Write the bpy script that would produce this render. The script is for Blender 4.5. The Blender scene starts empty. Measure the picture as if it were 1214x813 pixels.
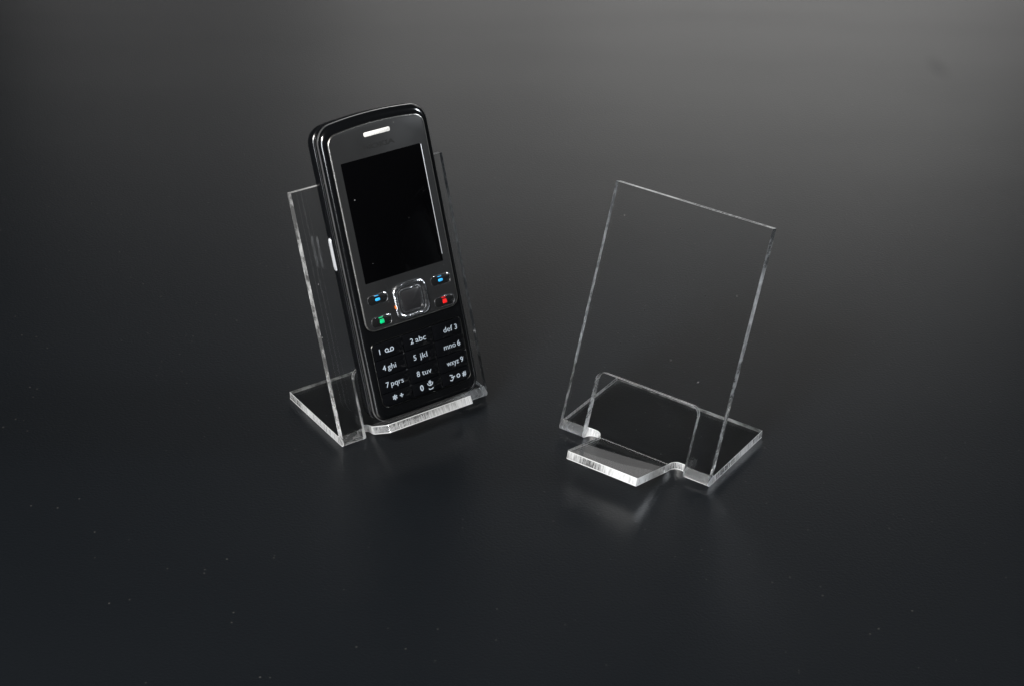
import bpy, bmesh, math, random
from math import sin, cos, tan, pi, radians
from mathutils import Vector, Matrix
from mathutils.geometry import delaunay_2d_cdt
random.seed(4)
S = 0.001                      # all shapes below are written in millimetres
scn = bpy.context.scene
col = scn.collection

# ------------------------------------------------------------------ helpers
def tag(o, label=None, cat=None, group=None, kind=None):
    if label: o['label'] = label
    if cat: o['category'] = cat
    if group: o['group'] = group
    if kind: o['kind'] = kind

def link(name, verts, faces, mats, parent=None, smooth=35, fm=None):
    me = bpy.data.meshes.new(name)
    me.from_pydata([(x * S, y * S, z * S) for x, y, z in verts], [], faces)
    bm = bmesh.new(); bm.from_mesh(me)
    bmesh.ops.recalc_face_normals(bm, faces=bm.faces)
    lim = radians(smooth)
    for f in bm.faces: f.smooth = smooth > 0
    for e in bm.edges:
        if len(e.link_faces) == 2 and e.calc_face_angle(0) > lim: e.smooth = False
    bm.to_mesh(me); bm.free()
    if not isinstance(mats, (list, tuple)): mats = [mats]
    for m in mats: me.materials.append(m)
    if fm:
        for i, k in enumerate(fm): me.polygons[i].material_index = k
    o = bpy.data.objects.new(name, me); col.objects.link(o)
    if parent: o.parent = parent
    return o

def rrect(cx, cy, hw, hh, r, bulge=0.0, rb=None, seg=10, n_side=12, bot=0.0):
    """rounded rectangle outline, counter-clockwise; top edge arched by bulge, bottom by bot"""
    rb = r if rb is None else rb
    pts = []
    def arc(ox, oy, rr, a0):
        for k in range(seg + 1):
            a = a0 + (pi / 2) * k / seg
            pts.append((ox + rr * cos(a), oy + rr * sin(a)))
    def side(a, b):
        for k in range(1, n_side):
            t = k / n_side; pts.append((a[0] + (b[0] - a[0]) * t, a[1] + (b[1] - a[1]) * t))
    r = max(r, .01); rb = max(rb, .01)
    arc(hw - rb, -hh + rb, rb, -pi / 2); side((hw, -hh + rb), (hw, hh - r))
    arc(hw - r, hh - r, r, 0);           side((hw - r, hh), (-hw + r, hh))
    arc(-hw + r, hh - r, r, pi / 2);     side((-hw, hh - r), (-hw, -hh + rb))
    arc(-hw + rb, -hh + rb, rb, pi);     side((-hw + rb, -hh), (hw - rb, -hh))
    out = []
    for x, y in pts:
        k = 1 - (x / hw) ** 2
        if y > 0: y += bulge * k * min(1, y / hh)
        elif bot: y -= bot * k * min(1, -y / hh)
        out.append((cx + x, cy + y))
    return out

def loft(name, rings, mat, parent, smooth=35, cap0=True, cap1=True):
    """rings: list of (outline, n)"""
    v, f = [], []
    N = len(rings[0][0])
    for pts, n in rings:
        v += [(x, y, n) for x, y in pts]
    for i in range(len(rings) - 1):
        for k in range(N):
            a = i * N + k; b = i * N + (k + 1) % N
            f.append((a, b, b + N, a + N))
    if cap0: f.append(tuple(range(N))[::-1])
    if cap1: f.append(tuple(range((len(rings) - 1) * N, len(rings) * N)))
    return link(name, v, f, mat, parent, smooth)

def ring(name, outs, mat, parent):
    v, f = [], []; N = len(outs[0][0])
    for pts, n in outs: v += [(x, y, n) for x, y in pts]
    R = len(outs)
    for i in range(R):
        for k in range(N):
            a = i * N + k; b = i * N + (k + 1) % N; j = (i + 1) % R
            f.append((a, b, j * N + (k + 1) % N, j * N + k))
    return link(name, v, f, mat, parent, 40)
# ------------------------------------------------------------------ materials
def new_mat(name):
    m = bpy.data.materials.new(name); m.use_nodes = True
    nt = m.node_tree; nt.nodes.clear()
    return m, nt

def node(nt, t, **kw):
    n = nt.nodes.new(t)
    for k, v in kw.items():
        if k in n.inputs.keys(): n.inputs[k].default_value = v
        else: setattr(n, k, v)
    return n

def principled(name, base, rough=.4, metal=0., spec=.5, coat=0., bump=None, rough_var=0., dust=0., trans=0., dust_scale=900.):
    m, nt = new_mat(name)
    out = node(nt, 'ShaderNodeOutputMaterial')
    b = node(nt, 'ShaderNodeBsdfPrincipled')
    b.inputs['Base Color'].default_value = (*base, 1)
    b.inputs['Roughness'].default_value = rough
    b.inputs['Metallic'].default_value = metal
    b.inputs['Specular IOR Level'].default_value = spec
    b.inputs['Coat Weight'].default_value = coat
    b.inputs['Coat Roughness'].default_value = .03
    nt.links.new(b.outputs[0], out.inputs[0])
    tc = node(nt, 'ShaderNodeTexCoord')
    if rough_var:
        nz = node(nt, 'ShaderNodeTexNoise', Scale=120., Detail=4.)
        nt.links.new(tc.outputs['Object'], nz.inputs['Vector'])
        mr = node(nt, 'ShaderNodeMapRange')
        mr.inputs['To Min'].default_value = max(0, rough - rough_var); mr.inputs['To Max'].default_value = rough + rough_var
        nt.links.new(nz.outputs[0], mr.inputs[0]); nt.links.new(mr.outputs[0], b.inputs['Roughness'])
    if bump:
        nz = node(nt, 'ShaderNodeTexNoise', Scale=bump[0], Detail=3.)
        nt.links.new(tc.outputs['Object'], nz.inputs['Vector'])
        bp = node(nt, 'ShaderNodeBump', Strength=bump[1], Distance=bump[2])
        nt.links.new(nz.outputs[0], bp.inputs['Height']); nt.links.new(bp.outputs[0], b.inputs['Normal'])
    if dust:
        vo = node(nt, 'ShaderNodeTexVoronoi', Scale=dust_scale)
        nt.links.new(tc.outputs['Object'], vo.inputs['Vector'])
        lt = node(nt, 'ShaderNodeMath', operation='LESS_THAN'); lt.inputs[1].default_value = .14
        nt.links.new(vo.outputs['Distance'], lt.inputs[0])
        sep = node(nt, 'ShaderNodeSeparateColor'); nt.links.new(vo.outputs['Color'], sep.inputs[0])
        gt = node(nt, 'ShaderNodeMath', operation='GREATER_THAN'); gt.inputs[1].default_value = 1 - dust
        nt.links.new(sep.outputs[0], gt.inputs[0])
        mu = node(nt, 'ShaderNodeMath', operation='MULTIPLY')
        nt.links.new(lt.outputs[0], mu.inputs[0]); nt.links.new(gt.outputs[0], mu.inputs[1])
        mx = node(nt, 'ShaderNodeMix', data_type='RGBA')
        mx.inputs[6].default_value = (*base, 1); mx.inputs[7].default_value = (.10, .10, .10, 1)
        nt.links.new(mu.outputs[0], mx.inputs[0]); nt.links.new(mx.outputs[2], b.inputs['Base Color'])
    return m

M = {}
M['shell'] = principled('black_gloss_shell', (.003, .0032, .0038), .16, rough_var=.03, spec=.45)
M['frame'] = principled('black_gloss_frame', (.0022, .0024, .0028), .14, rough_var=.03, spec=.6)
M['band'] = principled('dark_chrome_band', (.85, .85, .86), .36, metal=1., rough_var=.05)
M['plate'] = principled('dark_grey_faceplate', (.011, .0113, .0118), .36, rough_var=.05, dust=.03, dust_scale=700., spec=.45)
M['screen'] = principled('black_screen_glass', (.0008, .0008, .001), .06, dust=.05, dust_scale=520., spec=.25)
M['chrome'] = principled('bright_trim_metal', (.62, .61, .59), .2, metal=1., bump=(900., .25, .0002))
M['trim'] = principled('thin_trim_metal', (.45, .44, .42), .3, metal=1., bump=(1400., .3, .0002))
M['silver'] = principled('silver_speaker_mesh', (.62, .61, .59), .5, metal=.0, bump=(2600., .8, .0003))
M['keyring'] = principled('clear_coated_key_metal', (.6, .61, .63), .24, metal=1., bump=(700., .6, .0005))
M['key'] = principled('black_gloss_key', (.0022, .0024, .003), .13, spec=.5, bump=(260., .25, .0004))
M['keycap'] = principled('dark_key_centre', (.012, .012, .013), .3, spec=.5)
M['keycap2'] = principled('dark_function_key', (.006, .0062, .0065), .2, spec=.5)
M['rim'] = principled('dull_keypad_rim', (.06, .06, .058), .32, metal=1., bump=(350., .5, .0006))
M['sidekey'] = principled('silver_side_key', (.72, .74, .78), .33, metal=.6)
M['ink'] = principled('white_printed_ink', (.33, .38, .44), .6)
M['ink_dark'] = principled('black_printed_ink', (.004, .004, .004), .5)
def ink_col(n, c):
    return principled(n, c, .35)
M['blue'] = ink_col('blue_key_mark', (.03, .36, .75))
M['green'] = ink_col('green_key_mark', (.0, .45, .16))
M['red'] = ink_col('red_key_mark', (.68, .012, .012))
M['orange'] = ink_col('orange_key_mark', (.75, .16, .03))

# clear acrylic: polished faces, and the saw-cut edges that scatter the light
def acrylic(name, rough, edge):
    m, nt = new_mat(name)
    out = node(nt, 'ShaderNodeOutputMaterial')
    b = node(nt, 'ShaderNodeBsdfPrincipled')
    b.inputs['Base Color'].default_value = (.985, .99, .99, 1)
    b.inputs['Transmission Weight'].default_value = 1
    b.inputs['IOR'].default_value = 1.49
    b.inputs['Roughness'].default_value = rough
    tc = node(nt, 'ShaderNodeTexCoord')
    if not edge:
        nz = node(nt, 'ShaderNodeTexNoise', Scale=9., Detail=1.)
        nt.links.new(tc.outputs['Object'], nz.inputs['Vector'])
        bp = node(nt, 'ShaderNodeBump', Strength=.25, Distance=.0008)
        nt.links.new(nz.outputs[0], bp.inputs['Height']); nt.links.new(bp.outputs[0], b.inputs['Normal'])
        # a few dust grains lying on the sheet
        vo = node(nt, 'ShaderNodeTexVoronoi', Scale=330.)
        nt.links.new(tc.outputs['Object'], vo.inputs['Vector'])
        lt = node(nt, 'ShaderNodeMath', operation='LESS_THAN'); lt.inputs[1].default_value = .07
        nt.links.new(vo.outputs['Distance'], lt.inputs[0])
        sep = node(nt, 'ShaderNodeSeparateColor'); nt.links.new(vo.outputs['Color'], sep.inputs[0])
        gt = node(nt, 'ShaderNodeMath', operation='GREATER_THAN'); gt.inputs[1].default_value = .9
        nt.links.new(sep.outputs[0], gt.inputs[0])
        mu = node(nt, 'ShaderNodeMath', operation='MULTIPLY')
        nt.links.new(lt.outputs[0], mu.inputs[0]); nt.links.new(gt.outputs[0], mu.inputs[1])
        df = node(nt, 'ShaderNodeBsdfDiffuse'); df.inputs[0].default_value = (.16, .16, .16, 1)
        ms = node(nt, 'ShaderNodeMixShader')
        nt.links.new(mu.outputs[0], ms.inputs[0]); nt.links.new(b.outputs[0], ms.inputs[1]); nt.links.new(df.outputs[0], ms.inputs[2])
        nt.links.new(ms.outputs[0], out.inputs[0])
        return m
    # saw marks: streaks across the thickness, white lines painted along both rims as refraction glints (UV: u = mm along the cut, v = 0..1 across it)
    uv = node(nt, 'ShaderNodeUVMap', uv_map='cut')
    mp = node(nt, 'ShaderNodeMapping'); mp.inputs['Scale'].default_value = (edge[2], .55, 1)
    nt.links.new(uv.outputs[0], mp.inputs['Vector'])
    streak = node(nt, 'ShaderNodeTexNoise', Scale=1.0, Detail=4., Roughness=.6); nt.links.new(mp.outputs[0], streak.inputs['Vector'])
    slow = node(nt, 'ShaderNodeTexNoise', Scale=edge[3], Detail=1.); nt.links.new(tc.outputs['Object'], slow.inputs['Vector'])  # patchy whiteness stands in for internal reflections along the edge
    bp = node(nt, 'ShaderNodeBump', Strength=.5, Distance=.0003)
    nt.links.new(streak.outputs[0], bp.inputs['Height']); nt.links.new(bp.outputs[0], b.inputs['Normal'])
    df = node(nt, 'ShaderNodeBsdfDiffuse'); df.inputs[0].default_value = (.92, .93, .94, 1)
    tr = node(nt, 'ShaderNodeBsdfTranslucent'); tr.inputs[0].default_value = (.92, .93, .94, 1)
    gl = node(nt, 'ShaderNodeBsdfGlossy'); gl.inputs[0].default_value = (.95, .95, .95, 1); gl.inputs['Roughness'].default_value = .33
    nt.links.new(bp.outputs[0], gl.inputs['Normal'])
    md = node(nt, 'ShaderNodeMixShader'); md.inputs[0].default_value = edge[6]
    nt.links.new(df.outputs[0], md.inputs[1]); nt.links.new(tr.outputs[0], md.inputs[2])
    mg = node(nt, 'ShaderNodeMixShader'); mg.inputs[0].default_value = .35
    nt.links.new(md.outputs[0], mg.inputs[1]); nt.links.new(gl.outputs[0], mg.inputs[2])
    sl = node(nt, 'ShaderNodeMapRange'); sl.inputs['From Min'].default_value = .3; sl.inputs['From Max'].default_value = .7
    sl.inputs['To Min'].default_value = .5 - edge[5] * .35; sl.inputs['To Max'].default_value = .5 + edge[5] * .35
    nt.links.new(slow.outputs[0], sl.inputs[0])
    ad = node(nt, 'ShaderNodeMath', operation='ADD'); nt.links.new(streak.outputs[0], ad.inputs[0]); nt.links.new(sl.outputs[0], ad.inputs[1])
    mr = node(nt, 'ShaderNodeMapRange'); mr.inputs['From Min'].default_value = .82; mr.inputs['From Max'].default_value = 1.22
    mr.inputs['To Min'].default_value = edge[0]; mr.inputs['To Max'].default_value = edge[1]
    nt.links.new(ad.outputs[0], mr.inputs[0])
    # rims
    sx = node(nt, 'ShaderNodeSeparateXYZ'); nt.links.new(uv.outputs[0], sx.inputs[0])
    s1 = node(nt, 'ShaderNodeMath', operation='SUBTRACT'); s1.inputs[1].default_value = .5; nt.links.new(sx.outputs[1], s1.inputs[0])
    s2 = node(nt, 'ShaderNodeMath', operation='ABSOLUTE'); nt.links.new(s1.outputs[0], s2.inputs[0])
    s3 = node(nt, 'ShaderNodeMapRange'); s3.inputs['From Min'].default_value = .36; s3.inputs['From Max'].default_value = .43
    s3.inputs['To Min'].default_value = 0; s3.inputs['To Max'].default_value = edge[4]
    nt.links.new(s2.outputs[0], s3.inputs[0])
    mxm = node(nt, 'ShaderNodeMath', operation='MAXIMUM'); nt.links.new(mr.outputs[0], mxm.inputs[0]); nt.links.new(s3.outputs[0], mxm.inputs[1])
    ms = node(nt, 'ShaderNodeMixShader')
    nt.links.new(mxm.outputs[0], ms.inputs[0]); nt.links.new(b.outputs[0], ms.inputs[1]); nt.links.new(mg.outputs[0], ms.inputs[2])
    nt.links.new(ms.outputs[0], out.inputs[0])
    return m
M['acrylic'] = acrylic('clear_acrylic', 0.0, None)
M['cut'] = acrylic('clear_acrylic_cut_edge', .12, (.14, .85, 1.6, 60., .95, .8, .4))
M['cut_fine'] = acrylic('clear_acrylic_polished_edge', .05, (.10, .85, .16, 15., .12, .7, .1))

def table_mat():
    m, nt = new_mat('black_laminate')
    out = node(nt, 'ShaderNodeOutputMaterial')
    b = node(nt, 'ShaderNodeBsdfPrincipled')
    b.inputs['Roughness'].default_value = .3
    b.inputs['Specular IOR Level'].default_value = .5
    b.inputs['Coat Weight'].default_value = .015; b.inputs['Coat Roughness'].default_value = .2
    tc = node(nt, 'ShaderNodeTexCoord')
    def tex(t, sc, **k):
        n = node(nt, t, Scale=sc, **k); nt.links.new(tc.outputs['Object'], n.inputs['Vector']); return n
    mp = node(nt, 'ShaderNodeMapping'); mp.inputs['Scale'].default_value = (1.3, 7., 1.)
    nt.links.new(tc.outputs['Object'], mp.inputs['Vector'])
    big = node(nt, 'ShaderNodeTexNoise', Scale=3.2, Detail=5.); nt.links.new(mp.outputs[0], big.inputs['Vector'])
    # one greasy smudge on the far right of the table, and soft wear in the sheen
    m2 = node(nt, 'ShaderNodeMapping', vector_type='POINT')
    m2.inputs['Location'].default_value = (-.223 / .006, -.898 / .017, 0); m2.inputs['Scale'].default_value = (1 / .006, 1 / .017, 1)
    nt.links.new(tc.outputs['Object'], m2.inputs['Vector'])
    le = node(nt, 'ShaderNodeVectorMath', operation='LENGTH'); nt.links.new(m2.outputs[0], le.inputs[0])
    sm_ = node(nt, 'ShaderNodeMapRange'); sm_.inputs['From Min'].default_value = .2; sm_.inputs['From Max'].default_value = 1.2
    sm_.inputs['To Min'].default_value = .34; sm_.inputs['To Max'].default_value = .5
    nt.links.new(le.outputs['Value'], sm_.inputs[0])
    wr = node(nt, 'ShaderNodeMapRange'); wr.inputs['To Min'].default_value = .9; wr.inputs['To Max'].default_value = 1.1
    nt.links.new(tex('ShaderNodeTexNoise', 16., Detail=6.).outputs[0], wr.inputs[0])
    wm = node(nt, 'ShaderNodeMath', operation='MULTIPLY')
    nt.links.new(sm_.outputs[0], wm.inputs[0]); nt.links.new(wr.outputs[0], wm.inputs[1])
    nt.links.new(wm.outputs[0], b.inputs['Specular IOR Level'])
    fine = tex('ShaderNodeTexNoise', 1100., Detail=3.)
    mr = node(nt, 'ShaderNodeMapRange'); mr.inputs['To Min'].default_value = .31; mr.inputs['To Max'].default_value = .355
    nt.links.new(big.outputs[0], mr.inputs[0]); nt.links.new(mr.outputs[0], b.inputs['Roughness'])
    bp = node(nt, 'ShaderNodeBump', Strength=.6, Distance=.0001)
    nt.links.new(fine.outputs[0], bp.inputs['Height']); nt.links.new(bp.outputs[0], b.inputs['Normal'])
    # base colour, faint mottling, scattered dust
    cr = node(nt, 'ShaderNodeMix', data_type='RGBA')
    cr.inputs[6].default_value = (.0018, .0025, .0034, 1); cr.inputs[7].default_value = (.0040, .0051, .0066, 1)
    nt.links.new(fine.outputs[0], cr.inputs[0])
    last = cr.outputs[2]
    for sc, size, keep, c in ((150., .045, .99, .045), (330., .12, .90, .028), (60., .016, .96, .045)):
        vo = tex('ShaderNodeTexVoronoi', sc)
        lt = node(nt, 'ShaderNodeMath', operation='LESS_THAN'); lt.inputs[1].default_value = size
        nt.links.new(vo.outputs['Distance'], lt.inputs[0])
        sep = node(nt, 'ShaderNodeSeparateColor'); nt.links.new(vo.outputs['Color'], sep.inputs[0])
        gt = node(nt, 'ShaderNodeMath', operation='GREATER_THAN'); gt.inputs[1].default_value = keep
        nt.links.new(sep.outputs[0], gt.inputs[0])
        mu = node(nt, 'ShaderNodeMath', operation='MULTIPLY')
        nt.links.new(lt.outputs[0], mu.inputs[0]); nt.links.new(gt.outputs[0], mu.inputs[1])
        mx = node(nt, 'ShaderNodeMix', data_type='RGBA'); mx.inputs[7].default_value = (c, c, c * .97, 1)
        nt.links.new(last, mx.inputs[6]); nt.links.new(mu.outputs[0], mx.inputs[0]); last = mx.outputs[2]
    nt.links.new(last, b.inputs['Base Color'])
    nt.links.new(b.outputs[0], out.inputs[0])
    return m
M['table'] = table_mat()

# ------------------------------------------------------------------ table
def tabletop():
    o = loft('tabletop', [(rrect(0, 600, 1300, 1000, 30), -30), (rrect(0, 600, 1300, 1000, 30), -1.5), (rrect(0, 600, 1298.5, 998.5, 29), 0)], M['table'], None)
    tag(o, 'matt black laminate tabletop with a soft sheen and specks of dust, under both stands', 'table', kind='structure')
tabletop()

# ------------------------------------------------------------------ acrylic stands
T = 3.0
def inside(poly, x, y):
    c = False; n = len(poly)
    for i in range(n):
        x1, y1 = poly[i]; x2, y2 = poly[i - 1]
        if (y1 > y) != (y2 > y) and x < (x2 - x1) * (y - y1) / (y2 - y1) + x1: c = not c
    return c

def make_stand(W, H, D, lean, ww, wv, tw, tl, ta, tb, slot_back, corner, r_tab):
    hw = W / 2
    outer = [(-hw, -D), (hw, -D), (hw, H), (-hw, H)]
    def arcp(cx, cy, r, a0, a1, k=10):
        return [(cx + r * cos(a0 + (a1 - a0) * i / k), cy + r * sin(a0 + (a1 - a0) * i / k)) for i in range(k + 1)]
    rs = (ww - tw) / 2; sm = (ww + tw) / 2; cw = -slot_back + rs
    hole = []
    hole += arcp(-sm, cw, rs, 0, -pi, 14)                       # left slot end, from the tab side round to the strip
    hole += arcp(-ww + corner, wv - corner, corner, pi, pi / 2)
    hole += arcp(ww - corner, wv - corner, corner, pi / 2, 0)
    hole += arcp(sm, cw, rs, 0, -pi, 14)
    hole += arcp(tw - .3, tl - .3, .3, 0, pi / 2, 3)
    hole += arcp(-tw + r_tab, tl - r_tab, r_tab, pi / 2, pi, 6)
    verts, edges = [], []
    def loop(p):
        b = len(verts); verts.extend(Vector(q) for q in p)
        edges.extend((b + i, b + (i + 1) % len(p)) for i in range(len(p)))
    loop(outer); loop(hole)
    rows = [-6 + .4 * i for i in range(31)] + [-tb - 2 + .25 * i for i in range(17)]
    rows = sorted(set(round(r, 3) for r in rows))
    for r in rows:
        b = len(verts); verts.extend([Vector((-hw, r)), Vector((hw, r))]); edges.append((b, b + 1))
    for r in (-D * .5, H * .35, H * .65):
        b = len(verts); verts.extend([Vector((-hw, r)), Vector((hw, r))]); edges.append((b, b + 1))
    V, E_, F, *_ = delaunay_2d_cdt(verts, edges, [], 0, 1e-5)
    tris = []
    for f in F:
        cx = sum(V[i].x for i in f) / 3; cy = sum(V[i].y for i in f) / 3
        if inside(outer, cx, cy) and not inside(hole, cx, cy): tris.append(tuple(f))
    th = pi / 2 + lean                                   # turn of the fold
    # outer virtual corner at (y,z)=(0,0); inner one where the two inner faces meet
    yi = T / tan((pi - th) / 2)
    def bend(w, c, R):
        """c = (y,z) virtual corner, radius R"""
        L = R * tan(th / 2)
        if w <= -L: return (c[0] - w - c[0], c[1])
        if w >= L: return (c[0] + (w - off) * sin(lean), c[1] + (w - off) * cos(lean))
        t = (w + L) / (2 * L) * th
        cy, cz = c[0] + L, c[1] + R                      # arc centre
        return (cy - R * sin(t), cz - R * cos(t))
    Ro, Ri = 1.9, .5
    Lo, Li = Ro * tan(th / 2), Ri * tan(th / 2)
    def strip(w, n):
        # outer face
        L = Lo
        if w <= -L: o = (-w, 0.)
        elif w >= L: o = (w * sin(lean), w * cos(lean))
        else:
            t = (w + L) / (2 * L) * th; o = (L - Ro * sin(t), Ro - Ro * cos(t))
        # inner face: virtual corner (yi, T), tangent length Li; starts where y = yi + Li
        A = yi + Li
        if w <= -A: i_ = (-w, T)
        elif w >= A: i_ = (yi + (w - yi) * sin(lean), T + (w - yi) * cos(lean))
        else:
            t = (w + A) / (2 * A) * th; i_ = (yi + Li - Ri * sin(t), T + Ri - Ri * cos(t))
        k = n / T
        return (o[0] * (1 - k) + i_[0] * k, o[1] * (1 - k) + i_[1] * k)
    Rt = 5.0                                             # soft bend of the ledge
    def tab(w, n):
        # upward bend at y = tb on the top face
        L = Rt * tan(ta / 2); c = tb
        r = Rt - 0.0
        y = -w
        if y >= c + L: return (y, n)
        # arc centre above the top face
        cy, cz = c + L, T + r
        arc = 2 * L
        if y > c - L:
            t = (c + L - y) / arc * ta
            rr = r + (T - n); return (cy - rr * sin(t), cz - rr * cos(t))
        d = (c - L) - y
        rr = r + (T - n)
        return (cy - rr * sin(ta) - d * cos(ta), cz - rr * cos(ta) + d * sin(ta))
    def P(v, n):
        s, w = v.x, v.y
        y, z = tab(w, n) if (abs(s) < sm and w < tl + .01) else strip(w, n)
        return (s, y, z)
    used = sorted({i for t in tris for i in t}); idx = {i: k for k, i in enumerate(used)}
    vs = [P(V[i], 0) for i in used] + [P(V[i], T) for i in used]; n = len(used)
    fs, fm = [], []
    cnt = {}
    for t in tris:
        a, b, c = (idx[i] for i in t)
        fs.append((a, c, b)); fm.append(0); fs.append((a + n, b + n, c + n)); fm.append(0)
        for p, q in ((a, b), (b, c), (c, a)):
            if (q, p) in cnt: del cnt[(q, p)]
            else: cnt[(p, q)] = 1
    for p, q in cnt:
        fs.append((p, q, q + n, p + n))
        v1, v2 = V[used[p]], V[used[q]]
        mw, ms = (v1.y + v2.y) / 2, (v1.x + v2.x) / 2
        k = 1
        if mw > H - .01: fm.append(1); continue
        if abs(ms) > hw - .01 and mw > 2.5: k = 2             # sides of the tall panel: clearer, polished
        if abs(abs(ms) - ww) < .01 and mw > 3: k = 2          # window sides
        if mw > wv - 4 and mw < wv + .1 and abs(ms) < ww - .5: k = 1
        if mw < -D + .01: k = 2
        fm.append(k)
    return vs, fs, fm

PR = dict(roll=.0178, f=2137.572, pitch=.5359, h=358.993)
STR = dict(x=42.387, y=525.547, a=-.6018, l=.3538)
STL = dict(x=-33.353, y=546.483, a=.6168, l=.341)
def stand_obj(st, label, **k):
    vs, fs, fm = make_stand(lean=st['l'], **k)
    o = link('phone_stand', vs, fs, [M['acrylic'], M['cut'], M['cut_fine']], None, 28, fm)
    n = len(vs) // 2
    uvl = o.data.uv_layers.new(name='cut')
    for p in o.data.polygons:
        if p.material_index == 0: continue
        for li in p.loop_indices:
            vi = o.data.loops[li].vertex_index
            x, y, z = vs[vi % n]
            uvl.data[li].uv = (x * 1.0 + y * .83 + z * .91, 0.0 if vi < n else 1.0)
    o.location = (st['x'] * S, st['y'] * S, 0.00005); o.rotation_euler = (0, 0, st['a'])
    tag(o, label, 'phone stand', 'clear acrylic phone stands')
    return o
stand_obj(STR, 'empty clear acrylic stand with its bare ledge and window in full view', W=61.3, H=92.9, D=40.2,
          ww=20.8, wv=26.4, tw=14.3, tl=20.0, ta=.27, tb=1.8, slot_back=5.0, corner=3.2, r_tab=.9)
stand_obj(STL, 'clear acrylic stand carrying the black mobile phone on its short ledge', W=61.3, H=92.9, D=40.2,
          ww=21.6, wv=26.4, tw=17.6, tl=9.6, ta=.55, tb=3.6, slot_back=6.0, corner=3.2, r_tab=.9)

# ------------------------------------------------------------------ phone
def panel_matrix(st):
    a, l = st['a'], st['l']
    A = Matrix.Translation((st['x'] * S, st['y'] * S, 0)) @ Matrix.Rotation(a, 4, 'Z')
    B = Matrix(((1, 0, 0, 0), (0, sin(l), -cos(l), 0), (0, cos(l), sin(l), 0), (0, 0, 0, 1)))
    return A @ B
phone = bpy.data.objects.new('mobile_phone', None); col.objects.link(phone)
phone.empty_display_size = .02
PN = 12.64
phone.matrix_world = panel_matrix(STL) @ Matrix.Translation((-.16 * S, 7.5 * S, PN * S)) @ Matrix.Rotation(.0036, 4, 'Z')
tag(phone, 'black candybar mobile phone with dark screen and number keypad leaning in the stand', 'phone')

def outl(inset, hw=21.8, b=.7, t=105.7, rt=5.6, rb=5.2, bulge=1.7, bot=.35):
    cy = (b + t) / 2; hh = (t - b) / 2
    return rrect(0, cy, hw - inset, hh - inset, max(rt - inset * .7, .8), bulge, max(rb - inset * .7, .8), bot=bot, n_side=16)

shell = loft('back_shell', [(outl(3.4), -12.3), (outl(2.2), -12.1), (outl(1.1), -11.3), (outl(.45), -10.0), (outl(.1), -8.3),
              (outl(0), -7.0), (outl(.05), -5.9), (outl(.35), -5.5), (outl(.8), -5.35), (outl(.9), -5.0)], M['shell'], phone)
loft('side_band', [(outl(.75), -5.2), (outl(.55), -5.0), (outl(.5), -4.7), (outl(.6), -4.45), (outl(.9), -4.3)], M['band'], phone)
loft('front_frame', [(outl(.8), -4.45), (outl(.35), -4.3), (outl(.12), -3.9), (outl(.08), -3.0), (outl(.2), -2.2), (outl(.5), -1.5), (outl(.95), -.9),
              (outl(1.5), -.5), (outl(2.1), -.3), (outl(2.8), -.25)], M['frame'], phone)

def frame_rim():
    outs = [(outl(.10), -2.9), (outl(.06), -2.6), (outl(.10), -2.25), (outl(.2), -1.95), (outl(.6), -2.2)]
    ring('frame_rim', outs, M['band'], phone)
frame_rim()
def plate_out(i, g=0):
    return rrect(0, 67.9, 19.0 - i, 34.5 - i, max(3.2 - i, .5), 1.5, max(3.6 - i, .5), n_side=16)
loft('plate_trim', [(plate_out(-.10), -.3), (plate_out(-.10), .10), (plate_out(.02), .30), (plate_out(.22), .34), (plate_out(.34), .28)], M['trim'], phone, 50)
plate = loft('faceplate', [(plate_out(.3), .1), (plate_out(.34), .40), (plate_out(.5), .46)], M['plate'], phone)

def flat(name, outline, n0, n1, mat, parent, bev=.08):
    cx = sum(p[0] for p in outline) / len(outline); cy = sum(p[1] for p in outline) / len(outline)
    xs = [p[0] for p in outline]; ys = [p[1] for p in outline]
    sx = 1 - 2 * bev / max(max(xs) - min(xs), .01); sy = 1 - 2 * bev / max(max(ys) - min(ys), .01)
    inn = [(cx + (x - cx) * sx, cy + (y - cy) * sy) for x, y in outline]
    return loft(name, [(outline, n0), (outline, n1 - bev * .7), (inn, n1)], mat, parent)
def box(cx, cy, w, h, r=.3, **k): return rrect(cx, cy, w / 2, h / 2, r, seg=5, n_side=3, **k)

scr = flat('screen', box(-.1, 71.5, 31.8, 42.3, .35), .3, .52, M['screen'], phone, .04)
flat('screen_edge_glint', box(15.95, 72.5, .2, 39.5, .1), .35, .60, M['sidekey'], scr, .03)  # pale strip modelled in place of the glint on the inner bezel
flat('earpiece', box(0, 100.2, 10.4, 1.55, .55), .2, .60, M['silver'], phone, .12)

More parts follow.
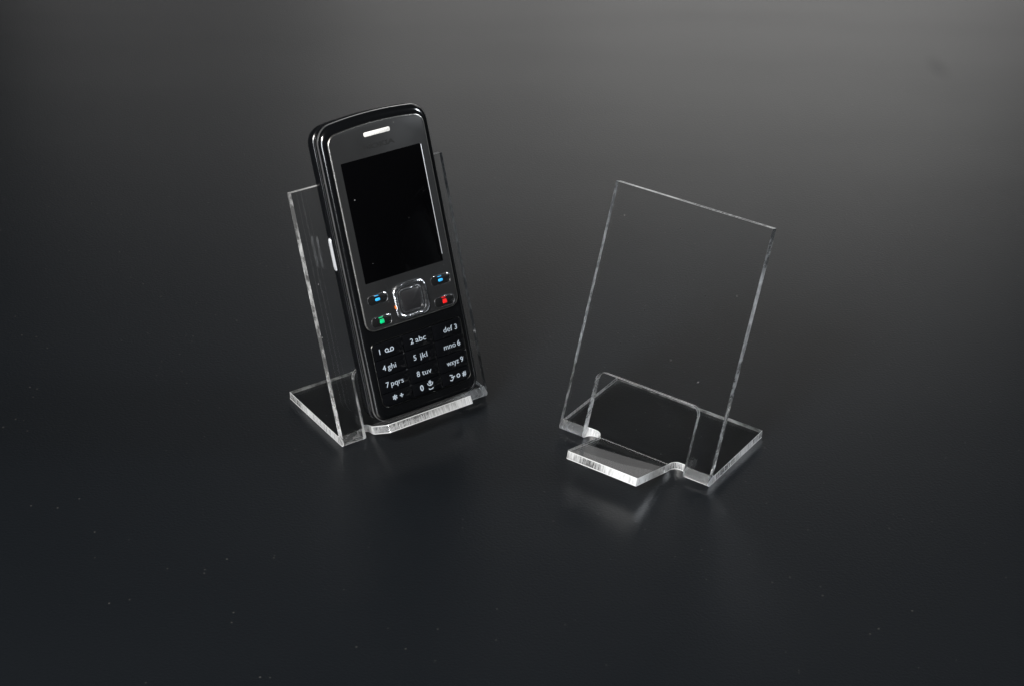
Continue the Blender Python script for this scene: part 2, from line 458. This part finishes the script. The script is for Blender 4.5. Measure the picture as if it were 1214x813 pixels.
# ---- writing
def text(body, size, cx, cy, n, mat, parent, name='lettering', weight=-.022, width=None, align='CENTER'):
    cu = bpy.data.curves.new(name, 'FONT'); cu.body = body; cu.size = 1.0; cu.align_x = 'LEFT'
    cu.offset = weight; cu.resolution_u = 3; cu.extrude = 0.0
    o = bpy.data.objects.new(name, cu); col.objects.link(o)
    bpy.context.view_layer.update()
    dg = bpy.context.evaluated_depsgraph_get()
    me = bpy.data.meshes.new_from_object(o.evaluated_get(dg))
    bpy.data.objects.remove(o)
    xs = [v.co.x for v in me.vertices]
    x0, x1 = min(xs), max(xs)
    sx = size if width is None else width / (x1 - x0)
    ox = {'CENTER': (x0 + x1) / 2, 'LEFT': x0, 'RIGHT': x1}[align]
    vs = [((v.co.x - ox) * sx + cx, (v.co.y) * size + cy, n) for v in me.vertices]
    fs = [tuple(p.vertices) for p in me.polygons]
    bpy.data.meshes.remove(me)
    bm = bmesh.new()
    bv = [bm.verts.new(v) for v in vs]
    for f in fs:
        try: bm.faces.new([bv[i] for i in f])
        except ValueError: pass
    r = bmesh.ops.extrude_face_region(bm, geom=bm.faces[:])
    for g in r['geom']:
        if isinstance(g, bmesh.types.BMVert): g.co.z += .05
    vs = [tuple(v.co) for v in bm.verts]; bm.verts.index_update()
    fs = [tuple(v.index for v in f.verts) for f in bm.faces]
    bm.free()
    return vs, fs
def put_text(parts, parent, mat, name='lettering'):
    V_, F_ = [], []
    for vs, fs in parts:
        b = len(V_); V_ += vs; F_ += [tuple(i + b for i in f) for f in fs]
    return link(name, V_, F_, mat, parent, 0)
def stroke(pts, w, n, h=.05):
    """a flat pen stroke through points"""
    vs, fs = [], []
    P_ = [Vector(p) for p in pts]; N = len(P_)
    for i, p in enumerate(P_):
        d = (P_[min(i + 1, N - 1)] - P_[max(i - 1, 0)])
        if N > 2 and P_[0] == P_[-1] and i in (0, N - 1): d = P_[1] - P_[-2]
        d.normalize(); q = Vector((-d.y, d.x)) * w / 2
        vs += [(p.x + q.x, p.y + q.y, n), (p.x - q.x, p.y - q.y, n), (p.x - q.x, p.y - q.y, n + h), (p.x + q.x, p.y + q.y, n + h)]
    for i in range(N - 1):
        a, b = 4 * i, 4 * i + 4
        for k in range(4): fs.append((a + k, a + (k + 1) % 4, b + (k + 1) % 4, b + k))
    fs.append((0, 1, 2, 3)); fs.append((4 * N - 4, 4 * N - 3, 4 * N - 2, 4 * N - 1))
    return vs, fs
def circ(cx, cy, r, a0=0, a1=2 * pi, k=16):
    return [(cx + r * cos(a0 + (a1 - a0) * i / k), cy + r * sin(a0 + (a1 - a0) * i / k)) for i in range(k + 1)]

put_text([text('NOKIA', 2.35, 0, 95.2, .47, None, None, weight=.02, width=12.2)], plate, M['ink_dark'], 'wordmark')

# ---- navigation key: raised square ring and centre key
nc = (0.25, 40.6)
def sq(h, v, r): return rrect(nc[0], nc[1], h, v, r, seg=8, n_side=4)
nav = flat('navigation_key', sq(6.0, 6.0, 2.7), .3, .72, M['keycap'], phone, .2)
ring('navigation_ring', [(sq(6.7, 6.35, 3.1), .3), (sq(6.7, 6.35, 3.1), .80), (sq(6.35, 6.0, 2.9), 1.15), (sq(5.75, 5.4, 2.5), 1.2), (sq(5.25, 4.95, 2.2), .95), (sq(5.1, 4.8, 2.1), .5)], M['keyring'], nav)
ring('inner_ring', [(sq(4.55, 4.35, 1.5), .5), (sq(4.5, 4.3, 1.5), .86), (sq(4.3, 4.1, 1.4), .95), (sq(4.0, 3.85, 1.3), .9), (sq(3.95, 3.8, 1.3), .5)], M['keyring'], nav)
flat('centre_key', sq(3.85, 3.7, 1.2), .5, .95, M['keycap'], nav, .25)
flat('orange_mark', box(-6.45, 39.4, .38, 1.1, .15), .4, 1.12, M['orange'], nav, .05)

# ---- four small function keys
def fkey(name, cx, cy, w, h, mark, two):
    o = box(cx, cy, w, h, 1.25)
    k = flat(name, o, .3, .62, M['keycap2'], phone, .3)
    ring('key_rim', [(box(cx, cy, w + .35, h + .35, 1.4), .35), (box(cx, cy, w + .35, h + .35, 1.4), .56), (box(cx, cy, w + .12, h + .12, 1.3), .62), (box(cx, cy, w, h, 1.25), .5)], M['keyring'], k)
    v = M[mark]
    if two:
        flat('key_mark_and_glint', box(cx + .05, cy - .25, 1.75, 1.1, .3), .55, .70, v, k, .04)
        flat('key_mark_and_glint', box(cx, cy + .55, 1.55, .35, .12), .55, .70, v, k, .04)
        flat('key_mark_and_glint', box(cx - .2, cy + 1.35, 1.7, .28, .12), .50, .66, v, k, .04)  # top stripe paints the mark's reflection in the key's upper edge
    else:
        flat('key_mark_and_glint', box(cx - .1, cy - .05, 1.9, .95, .4), .55, .70, v, k, .04)
        flat('key_mark_and_glint', box(cx - .3, cy + 1.3, 1.6, .22, .1), .50, .66, v, k, .04)  # thin stripe is the blue mark's reflection, painted on the key edge
fkey('soft_key', -12.55, 44.15, 7.7, 3.2, 'blue', False)
fkey('soft_key', 13.25, 44.0, 7.7, 3.3, 'blue', False)
fkey('call_key', -12.7, 36.3, 7.7, 3.3, 'green', True)
fkey('end_key', 13.2, 36.25, 7.8, 3.3, 'red', True)

# ---- number keypad
cols = [(-18.3, -6.35), (-6.05, 5.95), (6.25, 18.1)]
rws = [(23.15, 28.9), (17.15, 22.95), (11.1, 16.95), (6.3, 10.9)]
def key_outline(c, r):
    x0, x1 = cols[c]; y0, y1 = rws[r]
    rr = [.5, .5, .5, .5]      # bl br tr tl
    if r == 3 and c == 0: rr[0] = 2.4
    if r == 3 and c == 2: rr[1] = 2.4
    if r == 0 and c == 0: rr[3] = 1.0
    if r == 0 and c == 2: rr[2] = 1.0
    pts = []
    for (ox, oy, a0, q) in ((x0, y0, pi, rr[0]), (x1, y0, 1.5 * pi, rr[1]), (x1, y1, 0, rr[2]), (x0, y1, pi / 2, rr[3])):
        cx = ox + (q if ox == x0 else -q); cy = oy + (q if oy == y0 else -q)
        for i in range(7):
            a = a0 + pi / 2 * i / 6; pts.append((cx + q * cos(a), cy + q * sin(a)))
    return pts
TOPN = .32
ht = 2.75
def digits(c, r, k):
    cx = (cols[c][0] + cols[c][1]) / 2; by = rws[r][0] + 1.95 + (0 if r < 3 else -.3)
    n = TOPN + .01
    lab = {(0, 0): ('1', None), (1, 0): ('2', 'abc'), (2, 0): ('3', 'def'), (0, 1): ('4', 'ghi'), (1, 1): ('5', 'jkl'), (2, 1): ('6', 'mno'),
           (0, 2): ('7', 'pqrs'), (1, 2): ('8', 'tuv'), (2, 2): ('9', 'wxyz')}.get((c, r))
    parts = []
    A = dict(mat=None, parent=None, n=n)
    if lab:
        d, l = lab
        wl = {'abc': 4.3, 'def': 3.8, 'ghi': 3.4, 'jkl': 3.0, 'mno': 4.9, 'pqrs': 5.1, 'tuv': 3.9, 'wxyz': 5.0}
        if c == 0: dx, lx = -16.0, -14.0
        elif c == 1: dx, lx = -3.3, -1.2
        if c < 2:
            parts.append(text(d, ht, dx, by, n, None, None, weight=.0, align='LEFT'))
            if l: parts.append(text(l, 2.8, lx if d not in '5' else lx + .5, by, n, None, None, weight=-.005, width=wl[l], align='LEFT'))
        else:
            parts.append(text(d, ht, 16.2, by, n, None, None, weight=.0, align='RIGHT'))
            parts.append(text(l, 2.8, 14.3, by, n, None, None, weight=-.005, width=wl[l], align='RIGHT'))
        if d == '1':
            parts.append(stroke(circ(-13.0, by + .75, .62), .3, n)); parts.append(stroke(circ(-10.9, by + .75, .62), .3, n))
            parts.append(stroke([(-13.0, by + .13), (-10.9, by + .13)], .3, n))
    elif c == 0:
        q = (-13.5, by + .85)
        for a in (0, 60, 120):
            d = Vector((cos(radians(a + 30)), sin(radians(a + 30)))) * .95
            parts.append(stroke([(q[0] - d.x, q[1] - d.y), (q[0] + d.x, q[1] + d.y)], .38, n))
        parts.append(stroke([(-11.5, by + .85), (-10.1, by + .85)], .36, n)); parts.append(stroke([(-10.8, by + .15), (-10.8, by + 1.55)], .36, n))
    elif c == 1:
        parts.append(text('0', 2.9, -2.4, by - .2, n, None, None, weight=.02, align='CENTER'))
        parts.append(stroke(circ(1.2, by + 1.75, 1.05, pi, 2 * pi, 10), .32, n))
        parts.append(stroke(circ(1.2, by + 1.9, .45, 0, 2 * pi, 10), .3, n))
        parts.append(stroke([(1.2, by + .8), (1.2, by + 2.5)], .3, n))
        parts.append(stroke([(.3, by - .25), (.6, by - .65), (1.8, by - .65), (2.1, by - .25)], .32, n))
    else:
        parts.append(stroke([(9.5, by + 1.75), (10.6, by + 1.55), (10.1, by + .8), (10.9, by + .45), (10.2, by - .35), (9.4, by - .1)], .36, n))
        parts.append(stroke([(10.2, by + .7), (11.6, by + .95)], .34, n))
        parts.append(stroke(circ(13.0, by + .7, .6), .32, n))
        parts.append(text('#', 2.5, 15.5, by - .05, n, None, None, weight=.02, align='CENTER'))
    put_text(parts, k, M['ink'], 'key_lettering')
def kp(i): return rrect(-.1, 17.55, 18.45 - i, 11.6 - i, 1.4 - i, 0, 2.7 - i, n_side=12)
ring('keypad_rim', [(kp(-.12), -.3), (kp(-.12), .02), (kp(-.02), .1), (kp(.1), .02), (kp(.1), -.3)], M['rim'], phone)
for r in range(4):
    for c in range(3):
        k = flat('number_key', key_outline(c, r), -.35, TOPN, M['key'], phone, .22)
        digits(c, r, k)

# ---- volume key on the left flank
def side_key():
    vs, fs = [], []
    t0, t1 = 55.6, 68.2; rings = []
    prof = [(-21.3, -8.9), (-22.0, -8.8), (-22.2, -8.2), (-22.2, -7.5), (-22.0, -6.9), (-21.3, -6.8)]
    K = 12
    for i in range(K + 1):
        u = i / K; t = t0 + (t1 - t0) * u
        e = min(1, min(u, 1 - u) * 10) ** .5 if 0 < u < 1 else .15
        for s, n in prof: vs.append((-21.3 + (s + 21.3) * e, t, -7.85 + (n + 7.85) * (.6 + .4 * e)))
    m = len(prof)
    for i in range(K):
        for j in range(m):
            a = i * m + j; b = i * m + (j + 1) % m; fs.append((a, b, b + m, a + m))
    fs.append(tuple(range(m))); fs.append(tuple(range(K * m, K * m + m)))
    link('volume_key', vs, fs, M['sidekey'], phone, 60)
side_key()

# ------------------------------------------------------------------ camera
cam_d = bpy.data.cameras.new('camera'); cam = bpy.data.objects.new('camera', cam_d); col.objects.link(cam)
cp, sp = cos(PR['pitch']), sin(PR['pitch']); cr, sr = cos(PR['roll']), sin(PR['roll'])
fw = Vector((0, cp, -sp)); rt = Vector((1, 0, 0)); up = Vector((0, sp, cp))
r2 = rt * cr + up * sr; u2 = up * cr - rt * sr
mw = Matrix((r2, u2, -fw)).transposed().to_4x4(); mw.translation = (0, 0, PR['h'] * S)
cam.matrix_world = mw
cam_d.sensor_width = 36; cam_d.sensor_fit = 'HORIZONTAL'; cam_d.lens = PR['f'] * 36 / 1214
cam_d.clip_start = .01; cam_d.clip_end = 50
scn.camera = cam

# ------------------------------------------------------------------ light
w = bpy.data.worlds.new('World'); scn.world = w; w.use_nodes = True
bg = w.node_tree.nodes['Background']; bg.inputs[0].default_value = (.85, .93, 1.0, 1); bg.inputs[1].default_value = .014
def area(name, loc, target, sx, sy, power, colr, shape='RECTANGLE'):
    d = bpy.data.lights.new(name, 'AREA'); d.shape = shape; d.size = sx; d.size_y = sy; d.energy = power; d.color = colr
    o = bpy.data.objects.new(name, d); col.objects.link(o); o.location = loc
    v = Vector(target) - Vector(loc); o.rotation_euler = v.to_track_quat('-Z', 'Y').to_euler()
    return o
area('window_light', (.34, 2.30, .52), (.1, .8, 0), .50, .26, .3, (1, .99, .96))
area('window_light', (.26, 2.42, .52), (.1, .8, 0), 1.05, .40, 1.2, (1, .98, .95))
area('window_light', (.08, 2.56, .52), (.1, .8, 0), 1.7, .57, 1.45, (1, .98, .97))
area('flash_lamp', (-.42, -.12, .75), (-.02, .53, .05), .28, .28, 23, (1, .97, .92), 'ELLIPSE')
area('added_rim_strip', (-.50, -.36, .42), (-.03, .53, .05), .16, .6, 9, (.92, .96, 1))  # added unseen light, draws the long highlight down the phone's left rim
area('added_side_fill', (1.15, .74, .74), (.03, .53, .05), .26, .26, 13, (.90, .95, 1), 'ELLIPSE')  # added unseen light, brightens the right-hand acrylic edges

# ------------------------------------------------------------------ render settings
scn.view_settings.view_transform = 'Standard'; scn.view_settings.look = 'None'
scn.view_settings.exposure = 0; scn.view_settings.gamma = 1; scn.view_settings.use_curve_mapping = False
cy = scn.cycles
cy.max_bounces = 20; cy.transmission_bounces = 16; cy.glossy_bounces = 8; cy.diffuse_bounces = 3
cy.sample_clamp_indirect = 6; cy.blur_glossy = .5; cy.caustics_reflective = True; cy.caustics_refractive = True
